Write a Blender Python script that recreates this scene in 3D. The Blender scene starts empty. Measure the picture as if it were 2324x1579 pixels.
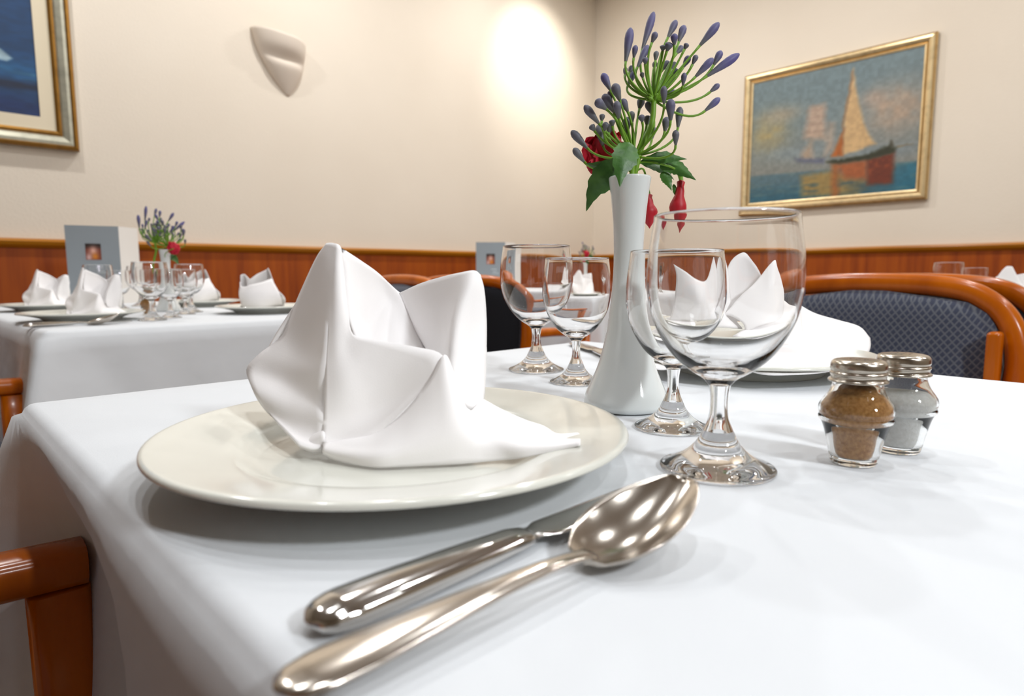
import bpy, bmesh, math, random
import numpy as np
from mathutils import Vector, Matrix

C = bpy.context.scene
COL = C.collection
random.seed(4)
PI = math.pi

# ------------------------------------------------------------------ camera
EYE = Vector((0.0, 0.0, 0.85))
FPX, YAW, PITCH, ROLL = 1459.08, 0.8135, 0.1141, -0.0026
W, H = 2324, 1579
_f = Vector((math.cos(YAW)*math.cos(PITCH), math.sin(YAW)*math.cos(PITCH), -math.sin(PITCH)))
_r0 = Vector((math.sin(YAW), -math.cos(YAW), 0)); _u0 = _r0.cross(_f)
_r = math.cos(ROLL)*_r0 + math.sin(ROLL)*_u0
_u = -math.sin(ROLL)*_r0 + math.cos(ROLL)*_u0
cam_d = bpy.data.cameras.new('camera'); cam = bpy.data.objects.new('camera', cam_d); COL.objects.link(cam)
cam.matrix_world = Matrix(((_r.x, _u.x, -_f.x, EYE.x), (_r.y, _u.y, -_f.y, EYE.y), (_r.z, _u.z, -_f.z, EYE.z), (0, 0, 0, 1)))
cam_d.sensor_width = 36; cam_d.lens = 36*FPX/W; cam_d.clip_start = 0.01
cam_d.dof.use_dof = True; cam_d.dof.focus_distance = 0.47; cam_d.dof.aperture_fstop = 9.5
C.camera = cam

def at(px, py, d):
    """the point seen at that place of the photograph, d metres in front of the lens"""
    return EYE + d*(_f + _r*((px-W/2)/FPX) + _u*((H/2-py)/FPX))
def atz(px, py, z):
    v = _f + _r*((px-W/2)/FPX) + _u*((H/2-py)/FPX)
    return EYE + v*((z-EYE.z)/v.z)

# ------------------------------------------------------------------ light
CEIL = 3.0
world = bpy.data.worlds.new('world'); C.world = world; world.use_nodes = True
world.node_tree.nodes['Background'].inputs[0].default_value = (1, 1, 1, 1)
world.node_tree.nodes['Background'].inputs[1].default_value = 0.3
def lamp(name, loc, power, size, aim=None, spread=None, col=(1, .985, .965)):
    l = bpy.data.lights.new(name, 'AREA'); l.shape = 'DISK'; l.size = size; l.energy = power; l.color = col
    if spread: l.spread = spread
    o = bpy.data.objects.new(name, l); COL.objects.link(o); o.location = loc
    if aim is not None:
        o.rotation_euler = (Vector(aim)-Vector(loc)).to_track_quat('-Z', 'Y').to_euler()
    return o
for x in (0.2, 1.55, 2.95):
    for y in (-1.25, 0.1, 1.4, 2.6):
        lamp('ceiling_downlight', (x, y, CEIL-.015), 12.5 if (x > 2.5 or y > 2.3) else 7.0, .10, col=((1, .985, .965) if (x > 2.5 or y > 2.3) else (.95, .98, 1)))
lamp('front_fill_light', (0.36, -1.0, 1.68), 11.0, .18, aim=(.3, .4, .82), col=(.93, .97, 1))  # added soft fill from behind the camera, brightens the napkin's upright faces
spot = bpy.data.lights.new('wall_spotlight', 'SPOT'); spot.energy = 46; spot.spot_size = math.radians(66); spot.spot_blend = 1.0
spot.shadow_soft_size = .04; spot.color = (1, .96, .88)
so = bpy.data.objects.new('wall_spotlight', spot); COL.objects.link(so); so.location = (3.32, 2.62, 2.9)
so.rotation_euler = (Vector((3.44, 3.365, 2.30))-so.location).to_track_quat('-Z', 'Y').to_euler()

C.view_settings.view_transform = 'Standard'; C.view_settings.look = 'None'
C.view_settings.exposure = 0.21; C.view_settings.gamma = 1.0; C.view_settings.use_curve_mapping = False
C.cycles.max_bounces = 14; C.cycles.transmission_bounces = 14; C.cycles.diffuse_bounces = 4; C.cycles.glossy_bounces = 6
C.cycles.transparent_max_bounces = 12
C.cycles.sample_clamp_indirect = 6.0
C.cycles.use_denoising = True

# ------------------------------------------------------------------ materials
def srgb(r, g, b):
    f = lambda c: (c/255/12.92 if c <= 10 else ((c/255+.055)/1.055)**2.4)
    return (f(r), f(g), f(b), 1)
class NT:
    def __init__(s, name):
        s.m = bpy.data.materials.new(name); s.m.use_nodes = True; s.t = s.m.node_tree
        s.b = s.t.nodes['Principled BSDF']
    def n(s, t, **k):
        x = s.t.nodes.new(t)
        for a, v in k.items():
            if a.startswith('_'): setattr(x, a[1:], v)
            else: x.inputs[a.replace('__', ' ')].default_value = v
        return x
    def l(s, a, b): s.t.links.new(a, b)
    def coord(s, scale=(1, 1, 1), kind='Object'):
        c = s.n('ShaderNodeTexCoord'); m = s.n('ShaderNodeMapping'); m.inputs['Scale'].default_value = scale
        s.l(c.outputs[kind], m.inputs['Vector']); return m.outputs['Vector']
    def noise(s, vec, scale, detail=3, rough=.5):
        x = s.n('ShaderNodeTexNoise'); x.inputs['Scale'].default_value = scale; x.inputs['Detail'].default_value = detail
        x.inputs['Roughness'].default_value = rough; s.l(vec, x.inputs['Vector']); return x.outputs['Fac']
    def ramp(s, fac, stops):
        x = s.n('ShaderNodeValToRGB'); e = x.color_ramp.elements
        while len(e) < len(stops): e.new(.5)
        for i, (p, c) in enumerate(stops): e[i].position = p; e[i].color = c
        s.l(fac, x.inputs['Fac']); return x.outputs['Color']
    def bump(s, h, strength=.2, dist=.01):
        x = s.n('ShaderNodeBump'); x.inputs['Strength'].default_value = strength; x.inputs['Distance'].default_value = dist
        s.l(h, x.inputs['Height']); s.l(x.outputs['Normal'], s.b.inputs['Normal'])
    def p(s, **k):
        for a, v in k.items(): s.b.inputs[a.replace('__', ' ')].default_value = v
        return s
def plain(name, col, rough=.5, **k):
    t = NT(name); t.p(Base__Color=col, Roughness=rough, **k)
    v = t.coord(); t.bump(t.noise(v, 60, 2), .03, .002); return t.m
M = {}
# white cloth: plain weave with soft creases
t = NT('white_tablecloth'); t.p(Base__Color=srgb(221, 224, 228), Roughness=.85, Sheen__Weight=.1)
v = t.coord(); a = t.noise(v, 9, 3); b_ = t.noise(t.coord((1, 1, .3)), 900, 1)
mx = t.n('ShaderNodeMath', _operation='MULTIPLY_ADD'); t.l(b_, mx.inputs[0]); mx.inputs[1].default_value = .02; t.l(a, mx.inputs[2])
t.bump(mx.outputs[0], .25, .012); M['cloth'] = t.m
t = NT('white_napkin_cotton'); t.p(Base__Color=srgb(252, 249, 249), Roughness=.85, Sheen__Weight=.1)
v = t.coord(); a = t.noise(v, 35, 2); b_ = t.noise(v, 1500, 1)
mx = t.n('ShaderNodeMath', _operation='MULTIPLY_ADD'); t.l(b_, mx.inputs[0]); mx.inputs[1].default_value = .06; t.l(a, mx.inputs[2])
t.bump(mx.outputs[0], .22, .003); M['napkin'] = t.m
# wall paint
t = NT('cream_wall_paint'); t.p(Roughness=.75)
v = t.coord(); t.l(t.ramp(t.noise(v, 1.2, 3), [(.3, srgb(226, 215, 199)), (.7, srgb(232, 222, 207))]), t.b.inputs['Base Color'])
t.bump(t.noise(v, 90, 4), .25, .004); M['wall'] = t.m
M['ceiling'] = plain('ceiling_paint', srgb(205, 202, 196), .9)
M['wall_rear'] = plain('beige_wall_paint', srgb(176, 166, 150), .8)
t = NT('floor_tiles'); t.p(Roughness=.3)
v = t.coord(); bk = t.n('ShaderNodeTexBrick'); bk.offset = 0; bk.inputs['Scale'].default_value = 1; bk.inputs['Brick Width'].default_value = .4; bk.inputs['Row Height'].default_value = .4; bk.inputs['Mortar Size'].default_value = .004
bk.inputs['Color1'].default_value = srgb(128, 104, 78); bk.inputs['Color2'].default_value = srgb(120, 96, 70); bk.inputs['Mortar'].default_value = srgb(84, 74, 64)
t.l(v, bk.inputs['Vector']); t.l(bk.outputs['Color'], t.b.inputs['Base Color']); M['floor'] = t.m
def wood(name, c1, c2, c3, scale, rough, coat=.0, grain=1.0):
    t = NT(name); t.p(Roughness=rough, Coat__Weight=coat, Coat__Roughness=.12, Specular__IOR__Level=.35)
    v = t.coord(scale); n1 = t.noise(v, 1.0*grain, 5, .6)
    t.l(t.ramp(n1, [(.28, c1), (.5, c2), (.74, c3)]), t.b.inputs['Base Color'])
    t.bump(n1, .05, .002); return t.m
M['panel'] = wood('orange_wood_panelling', srgb(126, 50, 0), srgb(154, 69, 0), srgb(172, 84, 2), (26, 26, 1.6), .55, .0)
M['rail'] = wood('honey_wood_rail', srgb(160, 96, 0), srgb(176, 110, 6), srgb(190, 124, 20), (1.5, 1.5, 30), .3, .3)
M['chair_wood'] = wood('polished_cherry_wood', srgb(168, 78, 0), srgb(190, 94, 0), srgb(206, 108, 4), (14, 14, 5), .25, .2)
M['dark_wood'] = wood('dark_stained_wood', srgb(92, 34, 12), srgb(118, 48, 18), srgb(140, 64, 24), (14, 14, 5), .3, .5)
# chair fabric
def fabric(name, base, line, S=82.0):
    t = NT(name); t.p(Roughness=.9, Sheen__Weight=.25)
    c = t.n('ShaderNodeTexCoord'); sp = t.n('ShaderNodeSeparateXYZ'); t.l(c.outputs['Object'], sp.inputs[0])
    yz = t.n('ShaderNodeMath', _operation='ADD'); t.l(sp.outputs['Y'], yz.inputs[0]); t.l(sp.outputs['Z'], yz.inputs[1])
    outs = []
    for op in ('ADD', 'SUBTRACT'):
        q = t.n('ShaderNodeMath', _operation=op); t.l(yz.outputs[0], q.inputs[0]); t.l(sp.outputs['X'], q.inputs[1])
        m = t.n('ShaderNodeMath', _operation='MULTIPLY'); t.l(q.outputs[0], m.inputs[0]); m.inputs[1].default_value = S
        fr = t.n('ShaderNodeMath', _operation='PINGPONG'); t.l(m.outputs[0], fr.inputs[0]); fr.inputs[1].default_value = .5
        outs.append(fr.outputs[0])
    mn = t.n('ShaderNodeMath', _operation='MINIMUM'); t.l(outs[0], mn.inputs[0]); t.l(outs[1], mn.inputs[1])
    col = t.ramp(mn.outputs[0], [(.05, line), (.2, base)])
    t.l(col, t.b.inputs['Base Color']); t.bump(mn.outputs[0], .25, .002); return t.m
M['fabric'] = fabric('navy_lattice_upholstery', srgb(56, 62, 82), srgb(100, 104, 113))
M['shaded_fabric'] = plain('shaded_back_upholstery', srgb(24, 26, 34), .95)  # near-black colour puts the shade on the chair backs into the fabric
# tableware
def china(name, col, rough=.08):
    t = NT(name); t.p(Base__Color=col, Roughness=rough, Specular__IOR__Level=.5, Coat__Weight=.3, Coat__Roughness=.05)
    t.bump(t.noise(t.coord(), 25, 2), .04, .002); return t.m
M['plate'] = china('ivory_glazed_china', srgb(227, 227, 218), .14)
M['vase'] = china('white_glazed_porcelain', srgb(226, 230, 229), .09)
t = NT('clear_glass'); t.p(Base__Color=(1, 1, 1, 1), Roughness=0.0, Transmission__Weight=1.0, IOR=1.46); M['glass'] = t.m
t = NT('thick_jar_glass'); t.p(Base__Color=(.99, 1, .99, 1), Roughness=0.0, Transmission__Weight=1.0, IOR=1.45); M['jar'] = t.m
def metal(name, col, rough):
    t = NT(name); t.p(Base__Color=col, Metallic=1.0, Roughness=rough)
    t.bump(t.noise(t.coord((40, 200, 40)), 4, 3), .02, .001); return t.m
M['steel'] = metal('worn_stainless_steel', srgb(206, 198, 188), .17)
M['knife_steel'] = metal('polished_knife_steel', srgb(205, 202, 198), .1)
M['lid'] = metal('screw_lid_metal', srgb(190, 182, 170), .22)
def powder(name, c1, c2):
    t = NT(name); t.p(Roughness=.95); v = t.coord()
    t.l(t.ramp(t.noise(v, 500, 3), [(.3, c1), (.7, c2)]), t.b.inputs['Base Color']); t.bump(t.noise(v, 900, 2), .4, .001); return t.m
M['pepper'] = powder('ground_pepper', srgb(166, 112, 54), srgb(204, 152, 92))
M['salt'] = powder('table_salt', srgb(232, 230, 226), srgb(246, 245, 243))
M['hole'] = plain('dark_hole', srgb(30, 28, 25), .9)
# plants
t = NT('agapanthus_bud'); t.p(Roughness=.55)
ac = t.n('ShaderNodeVertexColor'); ac.layer_name = 'Col'; t.l(ac.outputs['Color'], t.b.inputs['Base Color']); t.bump(t.noise(t.coord(), 300, 2), .1, .001); M['bud'] = t.m
M['stem'] = plain('green_stem', srgb(112, 156, 38), .5)
t = NT('leaf_green'); t.p(Roughness=.45); v = t.coord()
t.l(t.ramp(t.noise(v, 60, 3), [(.3, srgb(44, 86, 30)), (.7, srgb(84, 134, 56))]), t.b.inputs['Base Color']); t.bump(t.noise(v, 150, 3), .3, .002); M['leaf'] = t.m
M['red'] = plain('crimson_petal', srgb(196, 14, 46), .6)
M['red2'] = plain('red_fuchsia_petal', srgb(176, 8, 30), .5)
# pictures
def vcol(name, rough=.5):
    t = NT(name); t.p(Roughness=rough); ac = t.n('ShaderNodeVertexColor'); ac.layer_name = 'Col'
    t.l(ac.outputs['Color'], t.b.inputs['Base Color']); t.bump(t.noise(t.coord(), 220, 3), .1, .001); return t.m
M['canvas'] = vcol('painted_canvas')
def gilt(name, c, rough, met=.75):
    t = NT(name); t.p(Metallic=met, Roughness=rough); v = t.coord()
    d = tuple(x*.78 for x in c[:3])+(1,)
    t.l(t.ramp(t.noise(v, 26, 4), [(.3, d), (.55, c)]), t.b.inputs['Base Color']); t.bump(t.noise(v, 40, 3), .1, .003); return t.m
M['gold'] = gilt('gilt_frame', srgb(222, 198, 152), .36, .6)
M['gold_dark'] = gilt('bronze_gilt', srgb(150, 108, 46), .4)
M['silver'] = gilt('silver_leaf', srgb(190, 188, 170), .4, .6)
M['mat'] = plain('cream_mat_board', srgb(226, 214, 188), .8)
M['plaster'] = plain('white_plaster', srgb(220, 208, 194), .8)
M['menu_grey'] = plain('grey_menu_cover', srgb(142, 150, 156), .55)
M['menu_page'] = plain('white_menu_page', srgb(232, 228, 222), .7)
M['menu_text'] = plain('pale_cover_print', srgb(178, 186, 192), .6)
M['menu_photo'] = vcol('cover_photo', .3)

# ------------------------------------------------------------------ mesh helpers
def link(name, verts, faces, mats, parent=None, smooth=True, fm=None, loc=None):
    me = bpy.data.meshes.new(name); me.from_pydata([tuple(v) for v in verts], [], faces); me.update()
    if not isinstance(mats, (list, tuple)): mats = [mats]
    for m in mats: me.materials.append(m)
    if fm: me.polygons.foreach_set('material_index', fm)
    me.polygons.foreach_set('use_smooth', [bool(smooth)]*len(me.polygons))
    bm = bmesh.new(); bm.from_mesh(me); bmesh.ops.recalc_face_normals(bm, faces=bm.faces); bm.to_mesh(me); bm.free()
    o = bpy.data.objects.new(name, me); COL.objects.link(o)
    if parent: o.parent = parent
    if loc is not None: o.location = loc
    return o
def thing(name, label, cat, loc=(0, 0, 0), rz=0, group=None):
    o = bpy.data.objects.new(name, None); o.empty_display_size = .05; COL.objects.link(o)
    o.location = loc; o.rotation_euler = (0, 0, rz); return tag(o, label, cat, group)
def tag(o, label, cat, group=None):
    o['label'] = label; o['category'] = cat
    if group: o['group'] = group
    return o
def struct(o): o['kind'] = 'structure'; return o
def dup(root, loc, rz, label, group=None):
    def cp(o, par):
        c = o.copy(); COL.objects.link(c)
        if par: c.parent = par
        for ch in list(o.children): cp(ch, c)
        return c
    r = cp(root, None); r.location = loc; r.rotation_euler = (0, 0, rz); r['label'] = label
    if group: r['group'] = group
    return r
class B:
    """collects geometry for ONE mesh"""
    def __init__(s): s.v = []; s.f = []; s.m = []
    def add(s, V, F, mi=0):
        o = len(s.v); s.v += [Vector(v) for v in V]; s.f += [tuple(i+o for i in f) for f in F]; s.m += [mi]*len(F); return s
    def box(s, c, d, mi=0, bev=0.0, rot=None):
        bm = bmesh.new(); bmesh.ops.create_cube(bm, size=1)
        for v in bm.verts: v.co = Vector((v.co.x*d[0], v.co.y*d[1], v.co.z*d[2]))
        if bev: bmesh.ops.bevel(bm, geom=list(bm.edges), offset=bev, segments=3, affect='EDGES', profile=.5)
        bm.verts.ensure_lookup_table(); bm.verts.index_update()
        R = rot or Matrix.Identity(3)
        V = [R @ v.co + Vector(c) for v in bm.verts]; F = [[v.index for v in f.verts] for f in bm.faces]; bm.free()
        return s.add(V, F, mi)
    def lathe(s, prof, n=48, mi=0, close=False, c=(0, 0, 0), ax=None):
        V = []; F = []
        for r, z in prof:
            for k in range(n):
                a = 2*PI*k/n; V.append(Vector((r*math.cos(a), r*math.sin(a), z)))
        m = len(prof)
        for i in range(m if close else m-1):
            for k in range(n):
                a = i*n+k; b = i*n+(k+1) % n; j = (i+1) % m
                F.append((a, b, j*n+(k+1) % n, j*n+k))
        if ax is not None:
            q = Vector((0, 0, 1)).rotation_difference(Vector(ax)); V = [q @ v for v in V]
        return s.add([v+Vector(c) for v in V], F, mi)
    def tube(s, path, rad, n=12, mi=0, up=None, flat=None, caps=True, power=2.0):
        P = [Vector(p) for p in path]; V = []; F = []
        L = len(P)
        T = [(P[min(i+1, L-1)]-P[max(i-1, 0)]).normalized() for i in range(L)]
        u = Vector(up) if up is not None else (Vector((0, 0, 1)) if abs(T[0].z) < .9 else Vector((1, 0, 0)))
        for i in range(L):
            u = (u-T[i]*u.dot(T[i])).normalized(); w = T[i].cross(u)
            r = rad[i] if isinstance(rad, (list, tuple)) else rad
            g = flat[i] if isinstance(flat, (list, tuple)) else (flat if flat else r)
            for k in range(n):
                a = 2*PI*k/n; ca, sa = math.cos(a), math.sin(a)
                ca = math.copysign(abs(ca)**(2/power), ca); sa = math.copysign(abs(sa)**(2/power), sa)
                V.append(P[i]+u*(r*ca)+w*(g*sa))
        for i in range(L-1):
            for k in range(n): F.append((i*n+k, i*n+(k+1) % n, (i+1)*n+(k+1) % n, (i+1)*n+k))
        if caps:
            F.append(tuple(range(n))[::-1]); F.append(tuple((L-1)*n+k for k in range(n)))
        return s.add(V, F, mi)
    def grid(s, G, mi=0):
        R = len(G); Cn = len(G[0]); V = [p for row in G for p in row]
        F = [(i*Cn+j, i*Cn+j+1, (i+1)*Cn+j+1, (i+1)*Cn+j) for i in range(R-1) for j in range(Cn-1)]
        return s.add(V, F, mi)
    def out(s, name, mats, parent=None, smooth=True, origin=None):
        V = s.v if origin is None else [v-Vector(origin) for v in s.v]
        return link(name, V, s.f, mats, parent, smooth, s.m)
def spline(P, m=8):
    P = [Vector(p) for p in P]; out = []
    for i in range(len(P)-1):
        a = P[max(i-1, 0)]; b = P[i]; c = P[i+1]; d = P[min(i+2, len(P)-1)]
        if i == 0: a = b*2-c
        if i == len(P)-2: d = c*2-b
        for k in range(m):
            t = k/m
            out.append(.5*((2*b)+(c-a)*t+(2*a-5*b+4*c-d)*t*t+(3*b-3*c+d-a)*t**3))
    out.append(P[-1]); return out
def surf(G, m=6):
    rows = [spline(r, m) for r in G]
    cols = [spline([rows[i][j] for i in range(len(rows))], m) for j in range(len(rows[0]))]
    return [[cols[j][i] for j in range(len(cols))] for i in range(len(cols[0]))]
def lin(stops, x):
    for (a, va), (b, vb) in zip(stops, stops[1:]):
        if x <= b: return va+(vb-va)*(x-a)/(b-a)
    return stops[-1][1]
def prof_spline(pts, m=6):
    return [(max(p.x, 0), p.y) for p in spline([Vector((r, z, 0)) for r, z in pts], m)]
def add_mod(o, kind, **k):
    md = o.modifiers.new(kind.lower(), kind)
    for a, v in k.items(): setattr(md, a, v)
    return md

# ------------------------------------------------------------------ room
YW, XW = 3.365, 4.085          # back wall (left in the picture) and right wall
X0, Y0 = -2.6, -2.6
def slab(name, a, b, mat):
    a = Vector(a); b = Vector(b); g = B().box((a+b)/2, b-a); return struct(g.out(name, mat, smooth=False))
slab('floor', (X0-.1, Y0-.1, -.1), (XW+.1, YW+.1, 0), M['floor'])
slab('ceiling', (X0-.1, Y0-.1, CEIL), (XW+.1, YW+.1, CEIL+.1), M['ceiling'])
slab('wall_back', (X0, YW, 0), (XW+.1, YW+.1, CEIL), M['wall'])
slab('wall_right', (XW, Y0, 0), (XW+.1, YW, CEIL), M['wall'])
slab('wall_left', (X0-.1, Y0, 0), (X0, YW+.1, CEIL), M['wall_rear'])
slab('wall_front', (X0-.1, Y0-.1, 0), (XW+.1, Y0, CEIL), M['wall_rear'])
RZ = 1.004
slab('trim_1', (X0, YW-.014, 0), (XW-.014, YW, RZ-.03), M['panel'])
slab('trim_2', (XW-.014, Y0, 0), (XW, YW-.014, RZ-.03), M['panel'])
def rail(name, p0, p1, out):
    d = Vector(out); g = B()
    prof = [(0, -.052), (.010, -.052), (.014, -.040), (.022, -.036), (.033, -.026), (.038, -.013), (.033, -.003), (.02, 0), (0, 0)]
    G = [[Vector(p)+d*x+Vector((0, 0, RZ+z)) for x, z in prof] for p in (p0, p1)]
    g.grid(G); n = len(prof); g.f += [tuple(range(n)), tuple(range(n, 2*n))[::-1]]; g.m += [0, 0]
    return struct(g.out(name, M['rail'], smooth=False))
rail('trim_3', (X0, YW, 0), (XW-.014, YW, 0), (0, -1, 0))
rail('trim_4', (XW, Y0, 0), (XW, YW-.014, 0), (-1, 0, 0))

# ------------------------------------------------------------------ pictures
def frame_loop(g, w, h, prof, mi_of):
    """mitred moulding around a w x h opening in the local x-z plane; prof = (outward, forward) points; front is -y"""
    n = len(prof)
    cs = [(-1, -1), (1, -1), (1, 1), (-1, 1)]
    V = []
    for sx, sz in cs:
        for o_, f_ in prof: V.append(Vector((sx*(w/2+o_), -f_, sz*(h/2+o_))))
    for k in range(4):
        j = (k+1) % 4
        for i in range(n-1):
            g.add([V[k*n+i], V[j*n+i], V[j*n+i+1], V[k*n+i+1]], [(0, 1, 2, 3)], mi_of(i))
def paint(name, w, h, fn, mat, parent, nx=220, nz=180, y=0.0):
    V = [((i/nx-.5)*w, y, (j/nz-.5)*h) for j in range(nz+1) for i in range(nx+1)]
    F = [(j*(nx+1)+i, j*(nx+1)+i+1, (j+1)*(nx+1)+i+1, (j+1)*(nx+1)+i) for j in range(nz) for i in range(nx)]
    o = link(name, V, F, mat, parent)
    u, v = np.meshgrid(np.linspace(0, 1, nx+1), np.linspace(0, 1, nz+1)); c = fn(u, v)
    at_ = o.data.color_attributes.new('Col', 'FLOAT_COLOR', 'POINT')
    c = c/255.0; c = np.where(c <= .04045, c/12.92, ((c+.055)/1.055)**2.4)
    at_.data.foreach_set('color', np.concatenate([c, np.ones(c.shape[:2]+(1,))], -1).astype(np.float32).ravel())
    return o
rng = np.random.default_rng(5)
def vnoise(u, v, fx, fy):
    g = rng.random((fy+2, fx+2)); x = u*fx; y = v*fy; i = np.floor(x).astype(int); j = np.floor(y).astype(int); a = x-i; b = y-j
    i = np.clip(i, 0, fx); j = np.clip(j, 0, fy); a = a*a*(3-2*a); b = b*b*(3-2*b)
    return g[j, i]*(1-a)*(1-b)+g[j, i+1]*a*(1-b)+g[j+1, i]*(1-a)*b+g[j+1, i+1]*a*b
def poly_mask(u, v, P, soft=.006):
    P = np.array(P); ins = np.zeros(u.shape, bool); dist = np.full(u.shape, 9.0)
    for k in range(len(P)):
        x0, y0 = P[k]; x1, y1 = P[(k+1) % len(P)]
        cnd = ((y0 > v) != (y1 > v)) & (u < (x1-x0)*(v-y0)/(y1-y0+1e-12)+x0); ins ^= cnd
        t_ = np.clip(((u-x0)*(x1-x0)+(v-y0)*(y1-y0))/((x1-x0)**2+(y1-y0)**2+1e-12), 0, 1)
        dist = np.minimum(dist, np.hypot(u-x0-t_*(x1-x0), v-y0-t_*(y1-y0)))
    sd = np.where(ins, dist, -dist); return np.clip(.5+sd/(2*soft), 0, 1)
def blend(c, col, m): return c*(1-m[..., None])+np.array(col, float)*m[..., None]
def sea_painting(u, v):
    n1 = vnoise(u, v, 7, 6); n2 = vnoise(u, v, 24, 22); n3 = vnoise(u, v, 14, 60); n4 = vnoise(u, v, 60, 50)
    c = np.zeros(u.shape+(3,)); c[:] = (112, 134, 140)
    c = blend(c, (126, 140, 140), np.clip((.85-v)*1.6, 0, 1))
    c = blend(c, (148, 140, 126), np.clip((.62-v)*2.2, 0, 1)*.6)
    g = lambda x, y, sx, sy: np.exp(-((u-x)/sx)**2-((v-y)/sy)**2)
    c = blend(c, (186, 158, 132), np.clip(g(.87, .6, .17, .16)*1.2, 0, 1)*(.55+.45*n2))
    c = blend(c, (190, 162, 140), np.clip(g(.75, .7, .07, .06), 0, 1)*.7)
    c = blend(c, (180, 160, 104), np.clip(g(.12, .56, .12, .15)*1.2, 0, 1)*(.5+.5*n2))
    c = blend(c, (176, 158, 130), np.clip(g(.2, .7, .12, .06), 0, 1)*.7)
    c = blend(c, (132, 150, 158), np.clip(g(.3, .38, .3, .06), 0, 1)*.6)
    c = blend(c, (120, 140, 152), np.clip(g(.8, .3, .2, .05), 0, 1)*.6)
    sea = np.clip((.245-.03*u-v)/.02, 0, 1)
    sc = np.zeros_like(c); sc[:] = (84, 116, 128); sc = blend(sc, (40, 100, 124), np.clip((.17-v)*7, 0, 1)); sc = blend(sc, (24, 112, 142), np.clip((u-.7)*4, 0, 1)*.7)
    sc = blend(sc, (120, 140, 130), np.clip(n3*1.6-.9, 0, 1)*.6)
    c = blend(c, (0, 0, 0), sea)+sc*sea[..., None]
    P = lambda pts, col, a=1, s=.008: blend(c, col, poly_mask(u+.010*(n2-.5), v+.012*(n4-.5), pts, s*1.9)*a)
    c = P([(.38, .721), (.468, .724), (.487, .452), (.348, .484)], (202, 166, 138), .85, .012)
    for k in range(4): c = P([(.36, .53+.055*k), (.48, .525+.055*k), (.48, .518+.055*k), (.36, .522+.055*k)], (150, 120, 108), .45, .006)
    c = P([(.339, .369), (.403, .458), (.411, .312), (.344, .323)], (200, 160, 124), .7, .012)
    c = P([(.506, .574), (.532, .569), (.534, .375), (.483, .325)], (200, 166, 138), .65, .012)
    c = P([(.304, .335), (.488, .304), (.481, .271), (.321, .301)], (92, 98, 126), .9, .008)
    c = P([(.348, .191), (.517, .207), (.736, .114), (.741, .067), (.681, .003), (.353, .033)], (178, 138, 62), .85, .012)
    c = blend(c, (84, 104, 96), poly_mask(u, v, [(.36, .18), (.74, .12), (.74, .02), (.36, .02)], .01)*np.clip(n3*2.4-1.35, 0, 1))
    c = P([(.53, .259), (.574, .252), (.575, -.01), (.538, -.001)], (176, 96, 36), .9, .01)
    c = P([(.58, .12), (.88, .09), (.86, .03), (.66, .03)], (54, 84, 96), .6, .02)
    c = P([(.552, .255), (.735, .259), (.74, .114), (.607, .136)], (178, 90, 40), 1, .012)
    c = P([(.728, .262), (.876, .29), (.873, .069), (.741, .072)], (122, 46, 20), 1, .008)
    c = blend(c, (180, 84, 30), poly_mask(u, v, [(.728, .262), (.876, .29), (.873, .15), (.741, .15)], .01)*np.clip(n4*1.5-.8, 0, 1)*.7)
    c = P([(.624, .945), (.651, .768), (.696, .533), (.737, .431), (.772, .364), (.678, .339), (.594, .321), (.589, .365), (.592, .613)], (216, 174, 116), 1, .006)
    c = P([(.621, .927), (.629, .924), (.586, .513), (.577, .515)], (146, 100, 60), .8, .004)
    c = P([(.588, .513), (.575, .463), (.525, .313), (.591, .307)], (190, 96, 24), 1, .006)
    c = P([(.5, .283), (.581, .284), (.672, .293), (.741, .3), (.839, .343), (.884, .321), (.876, .286), (.742, .258), (.582, .251), (.515, .266)], (48, 50, 26), 1, .006)
    c = P([(.845, .335), (.85, .375), (.856, .375), (.87, .33)], (70, 64, 44), .9, .004)
    c = P([(.884, .334), (.965, .333), (.965, .325), (.884, .321)], (132, 112, 78), .9, .003)
    c = c*(.93+.14*n4[..., None]); gr = c.mean(-1, keepdims=True); c = (c*.86+gr*.14)*.93
    return np.clip(c, 0, 255)
def night_sea(u, v):
    v = v*1.7
    n1 = vnoise(u, v, 5, 16); n2 = vnoise(u, v, 30, 50); n3 = vnoise(u, v, 6, 40)
    c = np.zeros(u.shape+(3,)); c[:] = (18, 58, 100)
    c = blend(c, (26, 84, 132), np.exp(-((v-.37)/.1)**2)*.9)
    c = blend(c, (58, 112, 142), np.clip(np.exp(-((v-.345)/.06)**2)*n3*1.6-.35, 0, 1)*.6)
    c = blend(c, (22, 32, 56), np.clip(np.exp(-((v-.245)/.035)**2)*(1.0+.4*n3), 0, 1))
    c = blend(c, (16, 40, 88), np.clip((.21-v)*8, 0, 1)*.9)
    c = blend(c, (30, 64, 100), np.clip(n1*2-1.3, 0, 1)*.5)
    for x0 in (.745, .805, .845):
        c = blend(c, (166, 188, 196), poly_mask(u, v, [(x0, .53), (x0+.035, .525), (x0+.075, .46), (x0+.055, .43), (x0+.02, .435), (x0+.015, .48)], .006)*.85)
    return np.clip(c*(.9+.2*n2[..., None]), 0, 255)

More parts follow.
